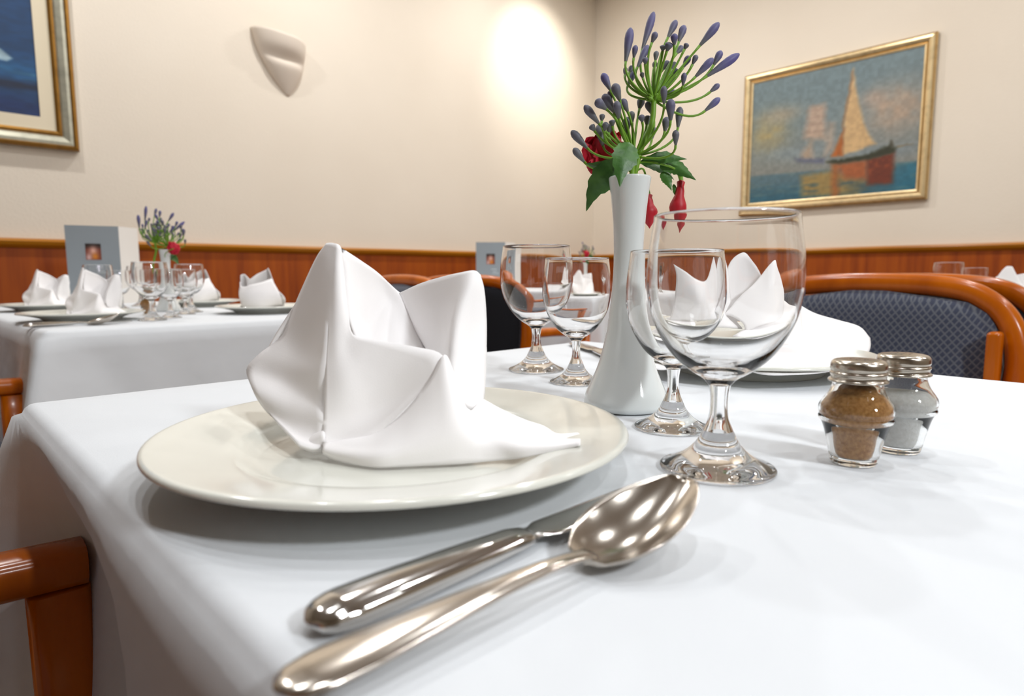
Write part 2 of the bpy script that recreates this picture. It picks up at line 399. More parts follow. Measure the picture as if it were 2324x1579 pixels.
# sailing ships on the right wall
py0, py1, pz0, pz1 = 0.765*1.35, 1.5565*1.35, .85+.294*1.35, .85+.9355*1.35
pc = Vector((XW-.004, (py0+py1)/2, (pz0+pz1)/2)); fw_ = .052
pw, ph = (py1-py0)-2*fw_, (pz1-pz0)-2*fw_
pic = thing('framed_painting', 'gilt-framed oil painting of sailing ships at sea on the right wall', 'painting', pc, -PI/2)
g = B(); prof = [(-.006, .010), (-.006, .016), (.004, .020), (.010, .019), (.016, .028), (.028, .036), (.038, .034), (.045, .026), (.050, .024), (.052, .018), (.052, 0)]
frame_loop(g, pw, ph, prof, lambda i: 1 if i in (2, 7) else 0); fr = g.out('frame', [M['gold'], M['gold_dark']], pic, False)
paint('canvas', pw, ph, sea_painting, M['canvas'], pic, y=-.012)
# night sea on the back wall
fx1, fz0 = .447*1.35, .85+.39*1.35
mw, mh = .95, .80; mo = .055; fo = .072
nc = Vector((fx1-fo-mo-mw/2, YW-.004, fz0+fo+mo+mh/2))
pic2 = thing('framed_painting', 'dark blue seascape with white sails in a cream mat and gilt frame', 'painting', nc, 0)
g = B(); prof = [(-.004, .010), (-.004, .018), (.006, .024), (.016, .020), (.022, .026), (.040, .034), (.052, .032), (.058, .040), (.068, .036), (.072, .024), (.072, 0)]
frame_loop(g, mw+2*mo, mh+2*mo, prof, lambda i: {1: 1, 2: 1, 6: 1, 7: 1, 8: 1}.get(i, 0)); g.out('frame', [M['silver'], M['gold_dark']], pic2, False)
g = B(); frame_loop(g, mw, mh, [(-.001, .009), (.0, .013), (mo, .013)], lambda i: 0); g.out('mat', M['mat'], pic2, False)
paint('canvas', mw, mh, night_sea, M['canvas'], pic2, nx=200, y=-.008)

# plaster wall shell (uplighter)
sh = thing('wall_sconce', 'white plaster shell-shaped wall sconce on the cream back wall', 'wall lamp', (1.525, YW, .85+.815*1.35))
g = B(); G = []
nu, nv = 24, 26
for i in range(nv+1):
    tt = i/nv                                   # 0 rim .. 1 tip
    row = []
    for j in range(nu+1):
        a = PI*j/nu                             # 0 right .. pi left, bulging to -y
        wd = .128*(1-tt**2.1)**.85+.004
        cx = .0+.034*tt*tt
        x = cx+wd*math.cos(a)*(1.0 if a < PI/2 else 1.12*(1-.25*tt))
        y = -(.10*(1-tt**1.5)+.004)*math.sin(a)**.8
        z = .118-.285*tt+.018*(1-tt)*max(0, -math.cos(a))-.022*(1-tt)*max(0, math.cos(a))**2-.004*(1-tt)*math.sin(a)-.012*math.exp(-((tt-.33)/.1)**2)*math.sin(a)
        y += .028*math.exp(-((tt-.36)/.1)**2)*math.sin(a)
        row.append(Vector((x, y, z)))
    G.append(row)
g.grid(G); o = g.out('shell', M['plaster'], sh); add_mod(o, 'SOLIDIFY', thickness=.006, offset=-1)
g = B(); g.box((0.0, -.004, .03), (.12, .008, .12), bev=.003); g.out('wall_plate', M['plaster'], sh)

# ------------------------------------------------------------------ tablecloths
def tablecloth(name, x0, x1, y0, y1, ztop, drop, label, group, seed=1, corner=.12, wr=.006, dents=(), rz=0.0, rc=.016, fl=.020):
    rs = random.Random(seed); g = B()
    w, d = x1-x0, y1-y0; cx, cy = (x0+x1)/2, (y0+y1)/2
    base = []                                      # (x, y, outward nx, ny, corner weight, signed arc)
    def side(p, q, nrm, L):
        n = max(14, int(L/.02))
        for k in range(n):
            s = k/n; s = s-.11*math.sin(2*PI*s)/1.0*.9  # gathers samples near both corners
            base.append((p[0]+(q[0]-p[0])*s, p[1]+(q[1]-p[1])*s, nrm, s*L, L))
    side((x0, y0), (x1, y0), (0, -1), w); side((x1, y0), (x1, y1), (1, 0), d); side((x1, y1), (x0, y1), (0, 1), w); side((x0, y1), (x0, y0), (-1, 0), d)
    N = len(base); ph = [rs.random()*6.28 for _ in range(8)]
    def flare(k, t, dz):
        x, y, n, s, L = base[k]
        dc = min(s, L-s); e = math.exp(-(dc/(.035+.10*t))**2)
        sx = 1 if x > cx else -1; sy = 1 if y > cy else -1
        diag = (sx*.7071, sy*.7071)
        q = k/N*2*PI
        fold = math.sin(s*31+ph[0])*.5+math.sin(s*53+ph[1])*.3+math.sin(s*17+ph[2])*.4
        fold += 1.4*math.sin((dc-.35*dz)*60+ph[3])*math.exp(-(dc/.16)**2)   # folds fanning from the corners
        o_ = .003+fl*t+wr*fold*t**.8*(1-e)
        ox = n[0]*o_*(1-e)+diag[0]*e*(.008+corner*t**.85)
        oy = n[1]*o_*(1-e)+diag[1]*e*(.008+corner*t**.85)
        for dy, amt in dents:
            if n[0] == -1: ox += amt*math.exp(-((y-dy)/(.20 if y < dy and dy > .3 else .042))**4)*min(1, max(0, dz-.012)/.06)
        return ox, oy, e
    rings = []
    nr = 9
    for i in range(nr):                             # top, from the middle out
        f = (i/(nr-1))
        rings.append([Vector((cx+(b[0]-cx)*max(f, .004)*(1-.0*f), cy+(b[1]-cy)*max(f, .004), ztop)) for b in base])
    for k, b in enumerate(base):                    # pull the last top ring in by the round-over radius, rounding the corners
        sx = 1 if b[0] > cx else -1; sy = 1 if b[1] > cy else -1
        x = min(max(b[0], x0+rc), x1-rc); y = min(max(b[1], y0+rc), y1-rc)
        rings[-1][k] = Vector((x, y, ztop))
    for a_ in (25, 50, 75):
        a = math.radians(a_); ring = []
        for k, b in enumerate(base):
            x = min(max(b[0], x0+rc), x1-rc); y = min(max(b[1], y0+rc), y1-rc)
            n = Vector((b[0]-x, b[1]-y, 0)); n = n.normalized() if n.length > 1e-6 else Vector((b[2][0], b[2][1], 0))
            ring.append(Vector((x, y, ztop-rc))+n*rc*math.sin(a)+Vector((0, 0, rc*math.cos(a))))
        rings.append(ring)
    K = 14
    for i in range(K+1):
        t = i/K; ring = []
        for k, b in enumerate(base):
            x = min(max(b[0], x0+rc), x1-rc); y = min(max(b[1], y0+rc), y1-rc)
            n = Vector((b[0]-x, b[1]-y, 0)); n = n.normalized() if n.length > 1e-6 else Vector((b[2][0], b[2][1], 0))
            ox, oy, e = flare(k, t, t*drop); dz = drop*t*(1+.30*e)
            ring.append(Vector((x, y, ztop-rc))+n*rc+Vector((ox-n.x*.010*0, oy, -dz)))
        rings.append(ring)
    V = [p for r in rings for p in r]; F = []
    for i in range(len(rings)-1):
        for k in range(N):
            F.append((i*N+k, i*N+(k+1) % N, (i+1)*N+(k+1) % N, (i+1)*N+k))
    F.append(tuple(range(N)))
    ctr = Vector((cx, cy, 0))
    o = link(name, [p-ctr for p in V], F, M['cloth'], loc=ctr); o.rotation_euler = (0, 0, rz); add_mod(o, 'SOLIDIFY', thickness=.0012, offset=-1)
    return tag(o, label, 'tablecloth', group)
def table(x0, x1, y0, y1, label, cloth_label, seed, drop=.28, dents=(), rz=0.0, **kw):
    cx, cy = (x0+x1)/2, (y0+y1)/2
    t_ = thing('dining_table', label, 'table', (cx, cy, 0), rz, 'dining tables under white cloths')
    hx, hy = (x1-x0)/2-.008, (y1-y0)/2-.008
    B().box((0, 0, .7335), (2*hx, 2*hy, .028), bev=.004).out('tabletop', M['dark_wood'], t_)
    for sx in (-1, 1):
        for sy in (-1, 1):
            B().tube([(sx*(hx-.06), sy*(hy-.06), 0), (sx*(hx-.06), sy*(hy-.06), .7195)], .026, 12, power=5).out('leg', M['dark_wood'], t_)
    tablecloth('tablecloth', x0, x1, y0, y1, .75, drop, cloth_label, 'white tablecloths', seed, dents=dents, rz=rz, **kw)
table(.060, .748, -.045, .632, 'dining table under the nearest white cloth', 'white tablecloth in the foreground under the large plate and glasses', 3, .29, ((.560, .042), (.053, .055)), 0, rc=.010, fl=.006, wr=.009)
T2X0, T2X1, T2Y0, T2Y1 = .150, .84, 1.425, 2.74
table(T2X0, T2X1, T2Y0, T2Y1, 'dining table under the white cloth at the far left', 'white tablecloth on the far left table below the navy seascape', 5, .30, (), .035)
T3X0, T3X1, T3Y0, T3Y1 = 2.02, 2.72, 1.62, 2.72
table(T3X0, T3X1, T3Y0, T3Y1, 'dining table under the white cloth near the room corner', 'white tablecloth on the table near the room corner, behind the glasses', 8, .32)
T4X0, T4X1, T4Y0, T4Y1 = 1.98, 2.68, -.25, .78
table(T4X0, T4X1, T4Y0, T4Y1, 'dining table under the white cloth at the right edge', 'white tablecloth on the right table behind the wooden armchairs', 9, .32)

# ------------------------------------------------------------------ plates
plate_prof = [(.0001, .0075), (.04, .0075), (.068, .0076), (.076, .0085), (.083, .0115), (.089, .0142), (.105, .0172), (.121, .0200), (.1255, .0205), (.1272, .0193), (.1265, .0175),
              (.119, .0160), (.10, .0120), (.084, .0075), (.077, .0030), (.075, .0003), (.072, .0000), (.069, .0020), (.04, .0024), (.0001, .0024)]
def make_plate(loc, label, group='ivory dinner plates'):
    g = B(); g.lathe(prof_spline([(r*.957, z) for r, z in plate_prof], 4), 96); o = g.out('dinner_plate', M['plate']); o.location = loc
    return tag(o, label, 'plate', group)
P1 = Vector((.188, .288, .75)); P2 = Vector((.632, .312, .75))
plate = make_plate(P1, 'large ivory dinner plate in the foreground under a folded napkin')
def plate_copy(loc, label):
    o = plate.copy(); COL.objects.link(o); o.location = loc; o['label'] = label; return o
plate_copy(P2, 'ivory dinner plate on the far side of the foreground table, behind the wine glasses')
FL, FR, BL, BR = (Vector(p) for p in ((.29, 1.70, .75), (.70, 1.70, .75), (.30, 2.26, .75), (.70, 2.20, .75)))
plate_copy(FL, 'ivory plate at the near left setting of the far left table')
plate_copy(FR, 'ivory plate at the near right setting of the far left table')
plate_copy(BL, 'ivory plate at the back left setting of the far left table')
plate_copy(BR, 'ivory plate behind the glasses at the back right of the far left table')
P3 = Vector((2.24, 1.86, .75)); P4 = Vector((2.18, .30, .75))
plate_copy(P3, 'ivory plate on the corner table, seen through the small wine glass left of the vase')
plate_copy(P4, 'ivory plate on the right edge table behind the armchairs')

# ------------------------------------------------------------------ folded napkins
def PT(px, py, d): return atz(px, py, d) if d > .755 else at(px, py, d)
def napkin(patches, base, label, name='folded_napkin'):
    g = B()
    for pt in patches: g.grid(surf([[PT(*q) for q in row] for row in pt], 5))
    o = g.out(name, M['napkin'], origin=base); o.location = base
    bm = bmesh.new(); bm.from_mesh(o.data); bmesh.ops.remove_doubles(bm, verts=bm.verts, dist=.0004); bm.to_mesh(o.data); bm.free()
    for p in o.data.polygons: p.use_smooth = True
    add_mod(o, 'SOLIDIFY', thickness=.0016, offset=0)
    return tag(o, label, 'napkin', 'white folded napkins')
zb = .7592
N1 = []
N1.append([   # left face
    [(743, 553, .366), (754, 552, .362), (766, 554, .358)],
    [(718, 589, .370), (738, 595, .361), (757, 609, .354)],
    [(678, 676, .377), (715, 690, .361), (750, 708, .346)],
    [(643, 760, .381), (695, 785, .362), (743, 800, .338)],
    [(588, 806, .382), (665, 830, .363), (740, 850, .334)],
    [(561, 840, .380), (650, 872, .363), (737, 908, .332)],
    [(575, 885, .366), (655, 920, .347), (736, 945, .327)],
    [(610, 938, .356), (672, 968, .338), (735, 980, .326)],
    [(678, 1009, .766), (706, 1018, .764), (733, 1018, .763)]])
N1.append([   # hem rolled at the foot of the left face
    [(678, 1002, .340), (706, 990, .330), (736, 978, .3255)],
    [(682, 1012, .763), (706, 1004, .325), (736, 992, .322)],
    [(690, 1018, .7605), (714, 1026, .7605), (738, 1024, .7605)]])
N1.append([   # front pocket
    [(766, 554, .358), (768, 556, .358), (771, 560, .358), (774, 566, .358)],
    [(757, 609, .354), (764, 612, .352), (772, 618, .352), (780, 629, .354)],
    [(750, 708, .346), (763, 710, .343), (777, 712, .343), (789, 705, .346)],
    [(742, 807, .338), (765, 800, .336), (788, 782, .338), (803, 760, .340)],
    [(739, 870, .332), (775, 855, .330), (815, 825, .333), (860, 773, .337)],
    [(736, 930, .328), (785, 908, .328), (850, 870, .332), (945, 788, .334)],
    [(734, 975, .3255), (785, 950, .328), (870, 905, .332), (1003, 806, .328)],
    [(733, 1000, .3235), (790, 980, .326), (880, 930, .330), (990, 862, .326)],
    [(734, 1014, .3215), (795, 1002, .322), (870, 976, .322), (955, 894, .324)]])
N1.append([   # inner back leaf
    [(774, 564, .358), (815, 590, .368), (860, 622, .384), (905, 665, .397)],
    [(782, 640, .354), (830, 655, .372), (880, 680, .392), (925, 704, .400)],
    [(792, 720, .348), (845, 735, .372), (900, 750, .394), (948, 755, .401)],
    [(812, 780, .343), (860, 800, .368), (915, 812, .388), (968, 795, .398)],
    [(830, 850, .343), (880, 870, .362), (930, 880, .378), (985, 850, .390)]])
N1.append([   # right leaf
    [(905, 665, .397), (955, 643, .388), (1010, 627, .376), (1055, 618, .366), (1076, 615, .366), (1088, 624, .372)],
    [(922, 700, .400), (965, 690, .388), (1010, 680, .374), (1052, 655, .361), (1078, 650, .363), (1097, 660, .372)],
    [(945, 752, .401), (980, 750, .386), (1012, 745, .370), (1036, 715, .355), (1068, 715, .361), (1102, 725, .372)],
    [(968, 795, .398), (990, 800, .383), (1010, 803, .366), (1027, 790, .348), (1062, 800, .358), (1102, 800, .370)],
    [(985, 850, .390), (1000, 845, .375), (1015, 842, .360), (1026, 850, .345), (1062, 870, .356), (1100, 868, .368)],
    [(1000, 910, .380), (1015, 910, .370), (1035, 915, .356), (1050, 918, .342), (1070, 930, .350), (1096, 908, .366)]])
_T = [(734, 1010, .3205), (777, 1000, .3215), (837, 990, .3215), (876, 972, .322), (916, 940, .323), (955, 894, .324), (985, 852, .325), (1008, 806, .328), (1028, 848, .331), (1049, 912, .335), (1068, 934, .338), (1130, 958, .337), (1200, 982, .335), (1262, 997, .334), (1318, 996, .335)]
_B = [(734, 1028, .7605), (757, 1041, zb), (805, 1052, zb), (856, 1059, zb), (905, 1058, zb), (955, 1056, zb), (1000, 1054, zb), (1040, 1052, zb), (1076, 1049, zb), (1110, 1046, zb), (1150, 1042, .760), (1193, 1037, .762), (1240, 1027, .764), (1285, 1017, .766), (1316, 1010, .768)]
def midpt(a, b, t, bulge):
    A, Bp = PT(*a), PT(*b); p = A.lerp(Bp, t); toward = (EYE-p).normalized(); return p+toward*bulge
g_rows = [[PT(*q) for q in _T], [midpt(a, b, .35, .004) for a, b in zip(_T, _B)], [midpt(a, b, .72, .006) for a, b in zip(_T, _B)], [PT(*q) for q in _B]]
_PT = PT
def PT(px, py=None, d=None): return px if py is None else _PT(px, py, d)
N1.append([[(p,) for p in r] for r in g_rows])
N1.append([   # flat top of the tail
    [(1094, 906, .366), (1137, 930, .360), (1193, 955, .352), (1232, 968, .348), (1264, 986, .343), (1312, 984, .340)],
    [(1080, 922, .352), (1133, 945, .348), (1197, 968, .343), (1245, 982, .340), (1270, 992, .338), (1318, 990, .337)],
    [(1068, 934, .338), (1130, 958, .337), (1200, 982, .335), (1240, 993, .334), (1270, 998, .334), (1318, 996, .335)]])
N1.append([   # back of the cone, closing the form
    [(690, 660, .378), (760, 690, .400), (850, 710, .415), (935, 730, .412), (1020, 720, .398), (1098, 690, .374)],
    [(600, 815, .382), (740, 800, .415), (850, 800, .430), (945, 800, .425), (1030, 800, .405), (1101, 800, .370)],
    [(620, 925, .366), (740, 915, .415), (850, 905, .430), (945, 900, .425), (1030, 900, .400), (1096, 906, .366)]])
nap = napkin(N1, P1, 'large white folded napkin standing on the foreground plate')
# its partner across the table, seen from behind
d2 = .66
N2 = []
N2.append([  # tall back leaf
    [(1640, 700, .66), (1655, 610, .675), (1690, 577, .68), (1715, 600, .675), (1735, 625, .67)],
    [(1600, 740, .65), (1650, 690, .67), (1690, 660, .675), (1730, 680, .67), (1770, 690, .66)],
    [(1580, 800, .64), (1640, 780, .655), (1690, 760, .66), (1740, 770, .655), (1800, 780, .645)]])
N2.append([  # right petal and its outer face
    [(1640, 735, .635), (1690, 668, .645), (1740, 628, .65), (1772, 599, .65), (1779, 602, .655), (1782, 615, .66)],
    [(1660, 738, .63), (1705, 705, .632), (1745, 685, .635), (1772, 672, .64), (1784, 665, .65), (1808, 655, .665)],
    [(1690, 770, .62), (1725, 757, .62), (1760, 745, .625), (1790, 735, .635), (1806, 735, .65), (1819, 737, .67)],
    [(1700, 815, .610), (1740, 790, .61), (1775, 782, .615), (1800, 790, .63), (1812, 800, .645), (1822, 800, .67)]])
N2.append([  # left petal
    [(1510, 606, .655), (1545, 622, .645), (1580, 640, .64), (1610, 640, .645), (1632, 600, .655), (1641, 583, .66)],
    [(1520, 640, .65), (1550, 655, .64), (1585, 670, .632), (1615, 672, .638), (1640, 650, .65), (1655, 640, .66)],
    [(1505, 720, .65), (1545, 715, .638), (1590, 715, .628), (1630, 720, .63), (1650, 730, .64), (1665, 740, .65)],
    [(1480, 810, .64), (1530, 790, .628), (1590, 790, .618), (1640, 790, .615), (1670, 795, .62), (1690, 800, .63)]])
N2.append([  # left lobe lying on the plate
    [(1462, 800, .655), (1490, 775, .65), (1530, 770, .645), (1570, 780, .64)],
    [(1464, 818, .64), (1495, 812, .63), (1535, 808, .625), (1575, 805, .62)],
    [(1470, 830, .766), (1500, 838, .763), (1540, 835, .762), (1580, 835, .762)]])
N2.append([  # broad tail sweeping right: upper sheet
    [(1810, 690, .70), (1850, 712, .72), (1905, 728, .735), (1950, 742, .74), (1974, 768, .735)],
    [(1780, 760, .65), (1830, 755, .675), (1890, 765, .69), (1940, 785, .70), (1974, 790, .715)],
    [(1730, 775, .615), (1790, 785, .62), (1850, 800, .635), (1905, 815, .65), (1960, 822, .69)]])
N2.append([  # front roll under it
    [(1730, 775, .615), (1790, 785, .62), (1850, 800, .635), (1905, 815, .65), (1960, 822, .69)],
    [(1700, 800, .618), (1770, 808, .615), (1840, 818, .622), (1890, 828, .635), (1940, 832, .66)],
    [(1665, 828, .768), (1730, 848, .765), (1800, 849, .765), (1860, 845, .766), (1900, 838, .768)]])
nap2 = napkin(N2, P2, 'white folded napkin on the plate across the table, seen through the big wine glass')
def nap_copy(loc, rz, label, src=None):
    o = (src or nap).copy(); COL.objects.link(o); o.location = loc; o.rotation_euler = (0, 0, rz); o['label'] = label; return o
nap_copy(FL+Vector((.02, 0, 0)), -.1, 'white folded napkin on the near left plate of the far left table')
nap_copy(FR, PI-.35, 'white folded napkin with a low left peak, near right of the far left table')
nap_copy(BL, 0, 'white folded napkin at the back left of the far left table, by the menu')
nap_copy(BR, PI-.2, 'white folded napkin behind the wine glasses on the far left table')
nap_copy(P3, .2, 'white folded napkin on the corner table, seen through the small glass beside the vase')
nap_copy(P4, .1, 'white folded napkin at the right edge of the photo, behind the armchairs')

# ------------------------------------------------------------------ wine glasses
def wine_glass(s, big=True):
    """outer + inner outline, split at the stem into foot, stem and bowl"""
    if big:
        R, Hh = 1.0, 1.0
        foot = [(.0001, .0012), (.012, .0010), (.025, .0002), (.0293, .0004), (.0302, .0014), (.0293, .0026), (.025, .0042), (.0175, .0085), (.0115, .0145), (.0078, .0215)]
        stem = [(.0078, .0215), (.0056, .027), (.0047, .033), (.0047, .040), (.0056, .046)]
        outer = [(.0056, .046), (.009, .0495), (.0155, .0535), (.0235, .0600), (.0305, .0695), (.0358, .0805), (.0388, .093), (.0393, .103), (.0384, .116), (.0366, .129), (.0360, .1345)]
        inner = [(.0354, .1350), (.0349, .1345), (.0355, .129), (.0373, .116), (.0381, .103), (.0376, .093), (.0345, .0808), (.0288, .0705), (.0215, .0622), (.0125, .0568), (.0001, .0550)]
    else:
        k = .835; kz = .888
        b = wine_glass(0, True); return [[(r*k, z*kz) for r, z in p] for p in b]
    return [[(r*.957, z*.957) for r, z in p] for p in (prof_spline(foot, 5), prof_spline(stem, 6), prof_spline(outer, 5)+prof_spline(inner, 5))]
def make_glass(big, loc, label, group):
    f_, s_, b_ = wine_glass(0, big)
    t_ = thing('wine_glass', label, 'wine glass', loc, 0, group)
    for nm, pr in (('foot', f_), ('stem', s_), ('bowl', b_)):
        B().lathe(pr, 64).out(nm, M['glass'], t_)
    return t_
G_B, G_S = 'large wine glasses', 'small wine glasses'
gb = make_glass(True, tuple(atz(1627, 1064, .75)), 'largest wine glass, nearest in front, beside the spoon tip', G_B)
gs = make_glass(False, tuple(atz(1525, 971, .75)), 'small wine glass directly behind the largest wine glass', G_S)
dup(gb, tuple(atz(1217, 840, .75)), 0, 'large wine glass behind the foreground napkin, left of the vase', G_B)
dup(gs, tuple(atz(1307, 868, .75)), 0, 'small wine glass just left of the tall white vase', G_S)
for x, y, b_, lb in ((.40, 1.585, 1, 'front large wine glass on the far left table'), (.455, 1.65, 0, 'front small wine glass on the far left table'),
                     (.565, 1.86, 1, 'rightmost large wine glass on the far left table'), (.525, 1.775, 0, 'small wine glass on the far left table, right of the front one'),
                     (.40, 2.10, 1, 'leftmost large wine glass on the far left table, in front of the menu'), (.47, 2.19, 0, 'small wine glass on the far left table, right of the menu'),
                     (.565, 2.36, 1, 'large wine glass at the back of the far left table'), (.56, 2.24, 0, 'small wine glass at the back of the far left table'),
                     (2.33, 1.72, 1, 'large wine glass on the corner table'), (2.40, 1.80, 0, 'small wine glass on the corner table'),
                     (2.10, .47, 1, 'large wine glass on the right edge table, above the rear armchair'), (2.16, .42, 0, 'small wine glass on the right edge table, beside the napkin')):
    dup(gb if b_ else gs, (x, y, .75), 0, lb, G_B if b_ else G_S)

# ------------------------------------------------------------------ vases
vase_out = [(.0001, .0006), (.024, .0004), (.0285, .0008), (.0308, .003), (.0314, .006), (.0300, .012), (.0262, .021), (.0215, .033), (.0178, .047), (.0150, .062), (.0127, .080), (.0113, .098), (.0107, .114), (.0110, .130), (.0120, .147), (.0136, .163), (.0150, .1735), (.01515, .1755)]
vase_in = [(.0148, .1762), (.0140, .1750), (.0120, .160), (.0100, .140), (.0088, .118), (.0088, .10), (.0090, .098), (.0001, .097)]
VP = Vector((.389, .287, .75))
g = B(); g.lathe([(r, z*.962) for r, z in prof_spline(vase_out, 5)+prof_spline(vase_in, 4)], 72)
vase = g.out('bud_vase', M['vase']); vase.location = VP; tag(vase, 'tall white flared porcelain vase in the middle of the foreground table', 'vase', 'white bud vases')
V2, V3, V4 = Vector((.535, 1.955, .75)), Vector((2.37, 1.98, .75)), Vector((2.25, .165, .75))
for p, lb in ((V2, 'white vase among the glasses on the far left table'), (V3, 'white vase on the corner table, between the glasses and tall vase'), (V4, 'white vase on the right edge table, at the photo border')):
    o = vase.copy(); COL.objects.link(o); o.location = p; o['label'] = lb

# ------------------------------------------------------------------ flowers
def crop(p, d): return at(1270+p[0]/3.036, p[1]/3.036, d)
DV = .484
def colour(o, fn):
    a = o.data.color_attributes.new('Col', 'FLOAT_COLOR', 'POINT'); buf = []
    for v in o.data.vertices: buf += list(fn(v.co))
    a.data.foreach_set('color', buf)
def bud_geo(g, b, t_, w, n=10):
    ax = (t_-b); L = ax.length; pr = [(.16, 0), (.2, .06), (.30, .25), (.42, .45), (.5, .66), (.47, .80), (.34, .91), (.16, .98), (.02, 1.0)]
    g.lathe([(r*w, z*L) for r, z in pr], n, c=b, ax=ax)
U1 = [(455,425,490,190,56,.2),(570,340,650,80,50,.2),(510,400,525,310,36,.3),(535,465,610,310,44,.3),(635,295,665,220,40,.5),(745,260,805,140,45,.4),(820,290,860,175,48,.3),(965,315,1100,155,50,.2),(790,310,790,230,44,.2),(740,350,760,290,50,.6),(805,370,845,320,40,.6),(860,340,880,298,34,.7),(660,420,668,352,34,.8),(710,350,715,310,40,.8),(850,465,895,385,42,.3),(915,445,945,378,34,.6),(935,530,1060,400,46,.2),(1060,450,1115,350,44,.2),(1015,525,1240,370,52,.0),(1035,635,1100,580,36,.4),(1000,765,1105,675,42,.1),(450,520,455,465,30,.8),(480,500,500,458,36,.6),(470,590,515,490,44,.3),(575,540,565,500,28,.8),(590,440,590,395,36,.6),(650,470,660,430,34,.9),(710,480,750,425,44,.5),(770,480,795,430,34,.7),(780,510,810,475,34,.6),(730,590,790,505,46,.1),(850,590,860,500,34,.5),(740,655,795,625,34,.5)]
U2 = [(350,620,295,505,50,.1),(415,690,375,575,58,.7),(380,775,300,650,60,.6),(320,750,248,690,54,.6),(410,815,390,695,50,.7),(270,850,170,725,50,.7),(355,680,350,625,40,.6),(470,770,430,680,46,.6),(240,900,215,860,40,.8),(290,835,295,785,36,.8),(190,1020,80,900,52,.7),(170,1115,95,1020,46,.8),(300,1005,265,860,56,.8),(340,915,350,860,50,.8),(310,900,320,840,40,.8),(465,920,465,805,50,.9),(500,850,495,765,40,.9),(550,750,565,680,50,.6),(600,860,610,800,50,.7),(570,840,560,790,40,.7),(635,960,645,870,44,.6),(765,830,765,680,56,.5),(725,905,740,805,50,.7),(815,880,830,735,48,.7),(800,1000,800,895,42,.8),(365,870,360,825,40,.8),(720,715,718,590,42,.7),(640,790,600,700,44,.7)]
def agapanthus(data, centre, stem_pts, label, seed, joined=False, group='blue agapanthus stems in vases'):
    rs = random.Random(seed); c = crop(centre, DV)
    root = thing('agapanthus_stem', label, 'flower', VP, 0, group)
    J = B()
    g = B(); g.tube(spline([crop(p[:2], p[2]) for p in stem_pts]+[c], 6), .0021, 10); 
    for _ in range(10):
        g.tube([c, c+Vector((rs.uniform(-1, 1), rs.uniform(-1, 1), rs.uniform(-.3, .8))).normalized()*.006], [.0022, .0008], 6)
    g.out('stem', M['stem'], root, origin=VP)
    for bx, by, tx, ty, w, grey in data:
        rel = rs.uniform(-.026, .022)
        if abs(bx-centre[0]) > 300: rel *= .4
        b = crop((bx, by), DV+rel*.8); t_ = crop((tx, ty), DV+rel); wd = 1.15*w/3.036*(DV/FPX)
        g = B(); bud_geo(g, b, t_, wd); o = g.out('bud', M['bud'], root, origin=VP)
        base = b-VP; ax = t_-b; L2 = ax.length_squared
        pur = Vector(srgb(98, 92, 150)[:3]); gry = Vector(srgb(112, 114, 108)[:3]); dk = Vector(srgb(64, 66, 88)[:3])
        tip = pur.lerp(gry, grey)
        def fn(co):
            s = max(0, min(1, (co-base).dot(ax)/L2)); q = gry.lerp(tip, min(1, s*1.6))
            if s > .9: q = q.lerp(dk, (s-.9)*6)
            q = q*(.9+.2*math.sin(co.x*4000)*.3); return (q.x, q.y, q.z, 1)
        colour(o, fn)
        ln = (b-c).length; p1 = b-(ax.normalized())*ln*.42
        path = [c*(1-u)**2+p1*2*u*(1-u)+b*u*u for u in [k/10 for k in range(11)]]
        B().tube(path, [.0009]*8+[.0008, .0009, .0011], 8).out('pedicel', M['stem'], o, origin=VP)
    return root
a1 = agapanthus(U1, (650, 690), [(505, 1290, DV+.004), (520, 1190, DV), (570, 1000, DV), (635, 850, DV)], 'taller agapanthus stem with purple buds in the foreground vase', 3)
a2 = agapanthus(U2, (510, 1075), [(500, 1290, DV-.004), (500, 1190, DV-.003), (505, 1130, DV-.003)], 'lower agapanthus stem with greyish buds in the foreground vase', 7)
def leaf(g, pts, w, tw=0, n=10, cup=.15):
    P = spline(pts, 6); L = len(P); rows = []
    for i, p in enumerate(P):
        s = i/(L-1); T = (P[min(i+1, L-1)]-P[max(i-1, 0)]).normalized()
        view = (EYE-p).normalized(); side = T.cross(view).normalized(); nrm = side.cross(T)
        side = (side*math.cos(tw)+nrm*math.sin(tw)); nrm2 = T.cross(side)
        hw = w*(math.sin(PI*min(1, s**.75*.93+.07))**.8)*(1 if s < .98 else .3)
        hw *= (1+.08*(i % 3-1))*(1-.55*max(0, s-.45)/.55)
        rows.append([p+side*hw*x-nrm2*hw*cup*(1-abs(x))*1.5+nrm2*0 for x in (-1, -.66, -.33, 0, .33, .66, 1)])
    g.grid(rows)
def px(x, y, dd=0): return crop((x, y), DV+dd)
sp = thing('leafy_sprig', 'leafy sprig with hanging red fuchsia flowers in the foreground vase', 'flower', VP)
g = B(); g.tube(spline([px(510, 1270, .006), px(520, 1180, .004), px(560, 1120, 0), px(700, 1130, -.004), px(800, 1170, 0), px(835, 1250, .004)], 6), .0009, 8)
g.tube(spline([px(520, 1180, .008), px(580, 1170, .014), px(612, 1330, .014)], 6), .0008, 8); g.out('stem', M['stem'], sp, origin=VP)
